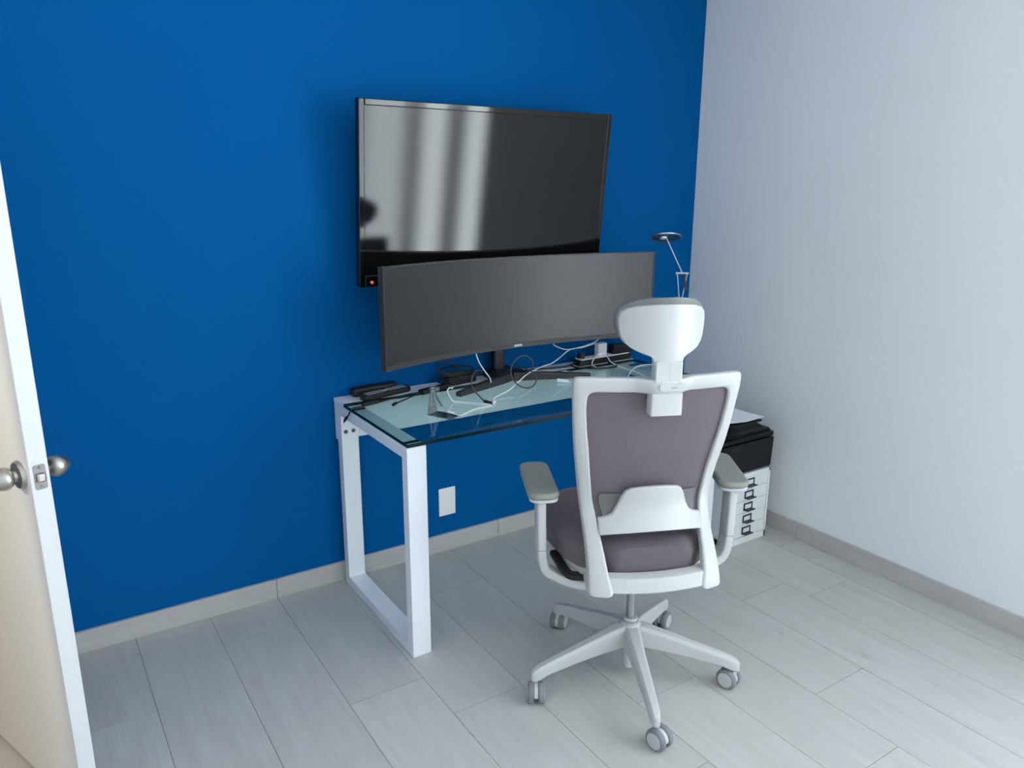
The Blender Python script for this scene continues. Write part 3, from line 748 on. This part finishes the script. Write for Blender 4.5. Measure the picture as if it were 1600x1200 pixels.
# support under the tray
obj('tray_support', newbox(-.13, .02, .08, .165, .20, .24), M_printer, pr, bevel=.003)
bm = bmesh.new()
def sheet(r, c, off):
    y = -.175+.297*r/8; x = c*.105
    return Vector((x, y, .0018+.010*((8-r)/8)**3*(.3+.7*abs(c))+off))
slab(bm, 9, 8, lambda r, c: sheet(r, c, 0), lambda r, c: sheet(r, c, .0006))
ps = obj('paper_sheet', bm, M_paper); ps.location = (-.315, -.510, CZT+.2472); ps.rotation_euler = (0, 0, math.radians(-4))
tag(ps, 'white paper sheet lying on the output tray of the black printer', 'paper')

# --------------------------------------------------------------------- lamp
lamp = thing('desk_lamp', 'slim steel desk lamp with a round disc head in the corner by the white wall', 'lamp', (-.500, -.375, ZG))
lx, ly, lz = lamp.location
def lw(x, y, z): return Vector((x-lx, y-ly, z-lz))
bm = bmesh.new(); lathe(bm, [(0, 0), (.042, 0), (.044, .003), (.042, .010), (.010, .013), (.008, .02), (0, .02)], 32); obj('lamp_base', bm, M_steel, lamp)
JX, JY, JZ = -.405, -.345, 1.165
side = Vector((.70, -.714, 0))      # across the view of the joint bar
Jp = Vector((JX, JY, JZ)); low = Vector((-.410, -.348, 1.030))
bm = bmesh.new(); tube(bm, [lw(lx, ly, ZG+.012), lw(-.47, -.365, .86), lw(*low)], .0045, 10); obj('lower_arm', bm, M_steel, lamp)
bm = bmesh.new()
for q in (-1, 1): tube(bm, [lw(*(low+side*.002*q)), lw(*(Jp+side*.021*q))], .0019, 8, 0)
obj('strut_rods', bm, M_steel, lamp)
bm = bmesh.new(); a, b = Jp-side*.027, Jp+side*.027; sweep(bm, [lw(*a), lw(*b)], rrect(.009, .009, .002, 2)); obj('joint_bar', bm, M_steel, lamp)
hd = Vector((-.461, -.291, 1.317))
bm = bmesh.new(); tube(bm, [lw(*Jp), lw(*(hd+Vector((.006, -.014, -.026)))), lw(*(hd+Vector((.002, -.004, -.006))))], .0030, 10, 0); obj('upper_arm', bm, M_steel, lamp)
bm = bmesh.new(); tube(bm, [lw(*(Jp+side*.006+Vector((0, 0, -.002)))), lw(*(Jp+side*.019+Vector((0, 0, -.075))))], .0065, 10, 0); obj('counterweight', bm, M_mon, lamp)
Mh = Matrix.Translation(lw(*hd)) @ Matrix.Rotation(math.radians(-20), 4, Vector((.837, -.547, 0)))
bm = bmesh.new(); lathe(bm, [(0, .004), (.030, .004), (.060, .002), (.066, -.002), (.0655, -.006), (.062, -.006), (.058, -.0035), (0, -.0035)], 44, Mh); sh = obj('lamp_head', bm, M_steel, lamp)
bm = bmesh.new(); lathe(bm, [(0, -.0036), (.016, -.0036), (.014, -.010), (0, -.011)], 24, Mh @ Matrix.Translation((-.008, .004, 0))); obj('lamp_lens', bm, M_logo, sh)
bm = bmesh.new(); lathe(bm, [(0, -.0036), (.0575, -.0036), (.0575, -.0042), (0, -.0042)], 40, Mh); obj('reflector', bm, M_reflector, sh)

# --------------------------------------------------- small things on the desk
def remote(name, label, loc, rz, length, width, h, rows, keys):
    t = thing(name, label, 'remote control', loc, rz, 'remote controls on the desk shelf')
    bm = bmesh.new(); prism(bm, rrect(length, width, width*.42, 6), 0, h); body = obj('body', bm, M_black, t, bevel=h*.3, seg=3)
    if keys:
        bm = bmesh.new(); n = 0
        for i in range(rows):
            for j in (-1, 0, 1):
                x = -length*.38+i*length*.75/(rows-1)
                if i == rows//2: 
                    if j == 0: lathe(bm, [(0, h-.001), (.010, h-.001), (.010, h+.0012), (0, h+.0014)], 18, Matrix.Translation((x, 0, 0)))
                    continue
                prism(bm, rrect(.008, .0075, .002, 2), h-.001, h+.0014, Matrix.Translation((x, j*width*.27, 0)))
        obj('keys', bm, M_key, t)
    return t
remote('remote_control', 'black television remote with grey keys lying nearest the glass edge', (-1.665, -.082, ZG), math.radians(13), .222, .048, .021, 13, True)
r2 = remote('remote_control', 'plain black remote pushed behind the one with grey keys, against the wall', (-1.690, -.027, ZG), math.radians(6), .190, .040, .034, 9, False)

# bent aluminium stand
ps = thing('phone_stand', 'bent silver aluminium phone stand near the front edge of the glass', 'stand', (-1.600, -.420, ZG))
def pw(x, y, z): return Vector((x+1.600, y+.420, z-ZG))
def plate3(bm, P, th, holes=None):
    """thin plate from four corners, thickened along its normal"""
    P = [Vector(p) for p in P]; n = (P[1]-P[0]).cross(P[3]-P[0]).normalized()*th
    A = [bm.verts.new(p) for p in P]; B = [bm.verts.new(p+n) for p in P]
    bm.faces.new(A); bm.faces.new(B[::-1])
    for i in range(4): bm.faces.new((A[i], B[i], B[(i+1) % 4], A[(i+1) % 4]))
f0, f1, f2, f3 = pw(-1.645, -.388, ZG), pw(-1.598, -.367, ZG), pw(-1.549, -.449, ZG), pw(-1.601, -.483, ZG)
ap = pw(-1.618, -.372, .838)
e = (f1-f0).normalized()
a0, a1 = ap-e*.007, ap+e*.007
bm = bmesh.new(); plate3(bm, (f0, f1, f2, f3), .0035); obj('foot', bm, M_alu, ps)
bm = bmesh.new()
# back plate as a frame round its slot
def lerp4(u, v): return (f0.lerp(f1, u)).lerp(a0.lerp(a1, u), v)
us = [0, .34, .66, 1]; vs_ = [0, .20, .28, .45, .85, 1]
for iu in range(3):
    for iv in range(5):
        if iu == 1 and iv in (1, 3): continue
        plate3(bm, (lerp4(us[iu], vs_[iv]), lerp4(us[iu+1], vs_[iv]), lerp4(us[iu+1], vs_[iv+1]), lerp4(us[iu], vs_[iv+1])), .003)
obj('back_plate', bm, M_alu, ps)
bm = bmesh.new(); g0, g1 = pw(-1.565, -.340, ZG+.002), pw(-1.558, -.337, ZG+.002)
plate3(bm, (g0, g1, a1, a0), .003); obj('strut_plate', bm, M_alu, ps)
bm = bmesh.new(); tube(bm, [a0-e*.003, a1+e*.003], .0052, 14, 0); obj('hinge', bm, M_alu, ps)

def cable(name, label, pts, r, m, plug=None, cat='cable'):
    bm = bmesh.new(); tube(bm, pts, r, 8, 7); o = obj(name, bm, m); tag(o, label, cat)
    g = {'charging_cable': 'charging cables on the desk', 'power_lead': 'power leads at the back of the desk', 'video_cable': 'video cables from the adapter'}.get(name)
    if g: o['group'] = g
    return o
Z = ZG
def G(x, y, r): return (x, y, Z+r)     # lying on the glass

# in-line adapter with its two tails
ad = thing('cable_adapter', 'black video adapter block with silver plug lying at the back of the glass', 'adapter', (-1.500, -.128, Z))
Ma = Matrix.Rotation(math.radians(16), 4, 'Z')
bm = bmesh.new(); box(bm, -.050, .010, -.016, .016, 0, .017, Ma); obj('body', bm, M_black, ad, bevel=.003)
bm = bmesh.new(); box(bm, .0105, .038, -.012, .012, .001, .016, Ma); obj('silver_plug', bm, M_alu, ad, bevel=.001)
bm = bmesh.new(); box(bm, .038, .085, -.014, .014, 0, .017, Ma); obj('plug_grip', bm, M_black, ad, bevel=.004)
t1 = cable('video_cable', 'black cable from the adapter whose thick plug droops over the left glass edge', [(-1.552, -.136, Z+.008), (-1.607, -.128, Z+.004), (-1.684, -.150, Z+.003), (-1.735, -.170, Z+.004), (-1.80, -.184, Z+.004), (-1.838, -.193, Z+.004), (-1.8505, -.197, Z-.001), (-1.855, -.18, .728), (-1.856, -.163, .716)], .0028, M_cable_b)
bm = bmesh.new(); tube(bm, [(-1.735, -.170, Z+.0085), (-1.80, -.184, Z+.0085)], .008, 12, 0); obj('inline_joint', bm, M_cable_b, t1)
bm = bmesh.new(); tube(bm, [(-1.856, -.165, .717), (-1.857, -.148, .701)], .0055, 12, 0); obj('plug', bm, M_cable_b, t1)
bm = bmesh.new(); tube(bm, [(-1.857, -.148, .701), (-1.8575, -.138, .690)], .0022, 10, 0); obj('plug_tip', bm, M_chrome, t1)
t2 = cable('video_cable', 'short black cable ending in a small plug on the glass beside the adapter', [(-1.552, -.146, Z+.008), (-1.615, -.172, Z+.003), (-1.669, -.204, Z+.003), (-1.690, -.222, Z+.004)], .0026, M_cable_b)
bm = bmesh.new(); tube(bm, [(-1.686, -.218, Z+.006), (-1.705, -.234, Z+.006)], .0055, 12, 0); obj('plug', bm, M_cable_b, t2)

# black power brick with coiled lead behind the monitor stand
pb = thing('power_brick', 'black power brick behind the left stand foot beneath the monitor', 'power adapter', (-1.335, -.060, Z))
bm = bmesh.new(); prism(bm, rrect(.14, .062, .012, 4), 0, .034, Matrix.Rotation(math.radians(8), 4, 'Z')); obj('body', bm, M_black, pb, bevel=.004)
loop = [Vector((-1.345+.075*math.cos(t)*(1+.12*math.sin(3*t)), -.062+.020*math.sin(t), Z+.0385+.004*k+.02*max(0, math.sin(t))*(k == 2))) for k in range(3) for t in [2*PI*i/10 for i in range(10)]]
cable('power_lead', 'black lead coiled on top of the power brick by the wall', [(p.x, p.y, p.z) for p in loop], .003, M_cable_b)
cable('power_lead', 'black lead running from the adapter to the power brick at the wall', [(-1.419, -.102, Z+.010), (-1.40, -.110, Z+.006), (-1.395, -.09, Z+.004), (-1.402, -.055, Z+.004), (-1.41, -.02, Z+.004)], .003, M_cable_b)

# upright loops of cable
cable('display_cable', 'dark grey cable standing up in a round loop right of the monitor stand column', [(-1.085, -.10, Z+.004), (-1.10, -.17, Z+.02), (-1.115, -.25, .815), (-1.132, -.288, .845), (-1.140, -.292, .866), (-1.170, -.292, .887), (-1.203, -.292, .883), (-1.229, -.292, .861), (-1.237, -.292, .834), (-1.229, -.292, .805), (-1.202, -.292, .774), (-1.160, -.292, Z+.0045), (-1.126, -.286, .760), (-1.109, -.280, .782), (-1.110, -.26, .806), (-1.13, -.19, .815), (-1.15, -.15, .80), (-1.17, -.12, .765), (-1.19, -.10, Z+.004)], .0027, M_cable_g)
t3 = cable('charging_cable', 'dark grey cable curling up over the left stand foot to a thick black plug', [(-1.394, -.400, Z+.006), (-1.402, -.375, .757), (-1.412, -.345, .776), (-1.428, -.335, .798), (-1.431, -.325, .820), (-1.420, -.315, .842), (-1.400, -.305, .858), (-1.374, -.30, .856), (-1.368, -.29, .843), (-1.380, -.25, .828), (-1.41, -.20, .815), (-1.44, -.13, .818), (-1.45, -.09, .84), (-1.42, -.07, .856), (-1.37, -.06, .84), (-1.33, -.05, .81), (-1.31, -.045, .792)], .0027, M_cable_g)
bm = bmesh.new(); tube(bm, [(-1.406, -.374, .7605), (-1.396, -.396, Z+.0062), (-1.392, -.408, Z+.006)], .006, 12, 0); obj('plug', bm, M_cable_b, t3)

# white cables
t4 = cable('charging_cable', 'long white cable crossing the glass from the white charger to the front', [(-1.378, -.398, Z+.003), (-1.347, -.349, .757), (-1.262, -.316, .767), (-1.215, -.289, .777), (-1.184, -.274, .785), (-1.135, -.237, .790), (-1.093, -.207, .791), (-1.056, -.185, .791), (-.968, -.122, .785), (-.888, -.075, .778), (-.846, -.072, .795), (-.784, -.070, .827), (-.715, -.070, .829), (-.666, -.070, .836), (-.640, -.070, .840)], .0024, M_cable_w)
bm = bmesh.new(); tube(bm, [(-1.392, -.408, Z+.0055), (-1.374, -.396, Z+.0055)], .0055, 12, 0); obj('plug', bm, M_cable_w, t4)
t5 = cable('charging_cable', 'white cable lying from the foot of the silver stand across the glass', [(-1.577, -.438, Z+.0065), (-1.560, -.471, Z+.004), G(-1.53, -.455, .0025), G(-1.48, -.43, .0025), G(-1.43, -.425, .0025), G(-1.402, -.42, .0025)], .0023, M_cable_w)
bm = bmesh.new(); tube(bm, [(-1.583, -.422, Z+.008), (-1.572, -.446, Z+.008)], .0042, 12, 0); obj('plug', bm, M_cable_w, t5)
cable('charging_cable', 'white cable bent into a small upright loop beside the silver stand', [(-1.478, -.270, .80), (-1.490, -.285, .800), (-1.500, -.295, .806), (-1.510, -.300, .808), (-1.518, -.300, .797), (-1.509, -.302, .775), (-1.497, -.305, .757), G(-1.475, -.325, .0028), G(-1.44, -.365, .0025), G(-1.41, -.395, .0025), G(-1.40, -.408, .003)], .0023, M_cable_w)
cable('charging_cable', 'white cable hanging from the monitor underside to the back of the desk', [(-1.342, -.205, .915), (-1.338, -.205, .892), (-1.325, -.205, .860), (-1.300, -.205, .823), (-1.279, -.205, .795), (-1.266, -.195, .765), (-1.25, -.17, Z+.003), (-1.235, -.14, Z+.003)], .0024, M_cable_w)

# power strip and what is plugged into it
strip = thing('power_strip', 'black and white power strip lying on the desk shelf below the headrest', 'power strip', (-.600, -.073, Z), math.radians(1.5))
bm = bmesh.new(); prism(bm, rrect(.305, .056, .008, 3), 0, .026); obj('body', bm, M_black, strip, bevel=.003)
bm = bmesh.new(); prism(bm, rrect(.285, .050, .006, 3), .026, .030); obj('socket_face', bm, M_plate, strip, bevel=.001)
chg = thing('charger', 'white cube phone charger upright in the power strip', 'charger', (-.610, -.072, Z+.030))
bm = bmesh.new(); box(bm, -.026, .024, -.015, .015, 0, .058); obj('body', bm, M_plate, chg, bevel=.004, seg=3)
for j, (px, w, h, lab) in enumerate(((-.515, .034, .042, 'black plug pack beside the white charger on the power strip'), (-.462, .03, .030, 'low black plug at the right end of the power strip'), (-.722, .020, .024, 'small black plug at the left end of the power strip'))):
    t = thing('plug_pack', lab, 'plug', (px, -.070, Z+.030), 0, 'plugs in the power strip')
    bm = bmesh.new(); box(bm, -w, w, -.020, .020, 0, h) if j < 2 else lathe(bm, [(0, 0), (.017, 0), (.015, .022), (0, .024)], 20); obj('body', bm, M_black, t, bevel=.004 if j < 2 else 0, seg=3)
cable('charging_cable', 'white cable arcing from behind the monitor to the charger top', [(-.893, -.095, .868), (-.888, -.100, .862), (-.864, -.100, .850), (-.828, -.098, .838), (-.785, -.090, .834), (-.715, -.083, .838), (-.655, -.078, .848), (-.628, -.075, .858)], .0024, M_cable_w)
cable('charging_cable', 'white cable from the charger front over the shelf edge and across the glass', [(-.606, -.090, .790), (-.607, -.115, .783), (-.612, -.150, .765), G(-.606, -.206, .003), G(-.608, -.26, .003), G(-.612, -.32, .003), G(-.636, -.403, .003), G(-.66, -.46, .003)], .0024, M_cable_w)
cable('charging_cable', 'white cable lying in a wide arc near the right end of the glass', [G(-.452, -.250, .0025), G(-.494, -.232, .0025), G(-.552, -.246, .0025), G(-.623, -.293, .0025), G(-.700, -.363, .0025), G(-.72, -.42, .0025)], .0024, M_cable_w)
cable('charging_cable', 'short white cable looping from the power strip front up to the charger', [(-.607, -.0885, .806), (-.64, -.100, .802), (-.672, -.108, .786), (-.69, -.112, .768), (-.694, -.12, Z+.003), (-.70, -.15, Z+.003)], .0022, M_cable_w)
cable('power_lead', 'thick black lead curving in front of the power strip', [(-.757, -.073, Z+.013), (-.79, -.09, Z+.008), (-.775, -.13, Z+.0045), (-.735, -.170, Z+.0042), (-.68, -.195, Z+.0042), (-.63, -.195, Z+.0042), (-.590, -.165, Z+.0042), (-.580, -.135, Z+.0042), (-.60, -.113, Z+.0045)], .0038, M_cable_b)
cable('power_lead', 'black lead running along the desk shelf from the monitor column to the power strip', [(-1.06, -.05, Z+.004), (-1.0, -.045, Z+.004), (-.93, -.055, Z+.004), (-.87, -.07, Z+.004), (-.81, -.08, Z+.005), (-.78, -.078, Z+.009)], .0036, M_cable_b)
t6 = cable('charging_cable', 'white cable with a white plug lying in front of the right stand foot', [G(-.968, -.298, .004), G(-.945, -.325, .0025), G(-.91, -.345, .0025), G(-.86, -.37, .0025), G(-.82, -.42, .0025)], .0022, M_cable_w)
bm = bmesh.new(); tube(bm, [(-.996, -.268, Z+.008), (-.981, -.284, Z+.007), (-.965, -.301, Z+.0045)], .0075, 12, 0); obj('plug', bm, M_cable_w, t6)
bk = tag(obj('reflection_slab', newbox(-.05, .05, -.028, .028, 0, .005), M_paper, bevel=.0015, seg=1), 'white slab drawn for a window reflection behind the right foot of the monitor stand', 'reflection_slab')  # white slab added for the window reflection at the glass back edge
bk.location = (-.900, -.175, Z); bk.rotation_euler = (0, 0, math.radians(14))

# ------------------------------------------------------------------- lights
world = bpy.data.worlds.new('overcast sky'); scene.world = world; world.use_nodes = True
nt = world.node_tree; bg = nt.nodes['Background']
tc = nt.nodes.new('ShaderNodeTexCoord'); sp = nt.nodes.new('ShaderNodeSeparateXYZ'); rp = nt.nodes.new('ShaderNodeValToRGB')
mr = nt.nodes.new('ShaderNodeMapRange'); mr.inputs['From Min'].default_value = -1; mr.inputs['From Max'].default_value = 1
nt.links.new(tc.outputs['Generated'], sp.inputs[0]); nt.links.new(sp.outputs['Z'], mr.inputs['Value']); nt.links.new(mr.outputs[0], rp.inputs['Fac'])
rp.color_ramp.elements[0].position = .47; rp.color_ramp.elements[0].color = (1.36, 1.46, 1.52, 1)
e1 = rp.color_ramp.elements[1]; e1.position = .53; e1.color = (.86, .91, .95, 1)
e2 = rp.color_ramp.elements.new(.85); e2.color = (.70, .78, .90, 1)
nt.links.new(rp.outputs['Color'], bg.inputs['Color'])
bg.inputs['Strength'].default_value = 8.4
# portal that guides the daylight through the window opening
pl = bpy.data.lights.new('window_portal', 'AREA'); pl.shape = 'RECTANGLE'; pl.size = WY1-WY0; pl.size_y = WZ1-WZ0
pl.cycles.is_portal = True
po = bpy.data.objects.new('window_portal', pl); COL.objects.link(po); po.location = (.16, (WY0+WY1)/2, (WZ0+WZ1)/2)
po.rotation_euler = Vector((-1, 0, 0)).to_track_quat('-Z', 'Y').to_euler()
# warm wall lamp in the hallway beyond the doorway
hl = bpy.data.lights.new('hallway_lamp', 'AREA'); hl.shape = 'DISK'; hl.size = .35; hl.energy = 33; hl.color = (1, .84, .62)
ho = bpy.data.objects.new('hallway_lamp', hl); COL.objects.link(ho); ho.location = (HX+.03, -1.02, 1.62); ho.rotation_euler = Vector((1, .32, 0)).to_track_quat('-Z', 'Y').to_euler()

# ------------------------------------------------------------------- camera
cam = bpy.data.cameras.new('camera'); co = bpy.data.objects.new('camera', cam); COL.objects.link(co); scene.camera = co
yaw, pitch, roll = math.radians(33.144), math.radians(14.6259), math.radians(.2463)
fwd = Vector((math.sin(yaw)*math.cos(pitch), math.cos(yaw)*math.cos(pitch), -math.sin(pitch)))
rgt = Vector((math.cos(yaw), -math.sin(yaw), 0)); upv = rgt.cross(fwd)
r2_ = rgt*math.cos(roll)+upv*math.sin(roll); u2_ = upv*math.cos(roll)-rgt*math.sin(roll)
co.matrix_world = Matrix(((r2_.x, u2_.x, -fwd.x, -2.7945), (r2_.y, u2_.y, -fwd.y, -2.6856), (r2_.z, u2_.z, -fwd.z, 1.5286), (0, 0, 0, 1)))
cam.sensor_fit = 'HORIZONTAL'; cam.sensor_width = 36; cam.lens = 36*1196.7/1600; cam.clip_start = .02

vs = scene.view_settings
vs.view_transform = 'Standard'; vs.look = 'None'; vs.gamma = 1; vs.use_curve_mapping = False; vs.exposure = 0
scene.cycles.use_denoising = True
scene.cycles.max_bounces = 12; scene.cycles.diffuse_bounces = 6; scene.cycles.transparent_max_bounces = 16
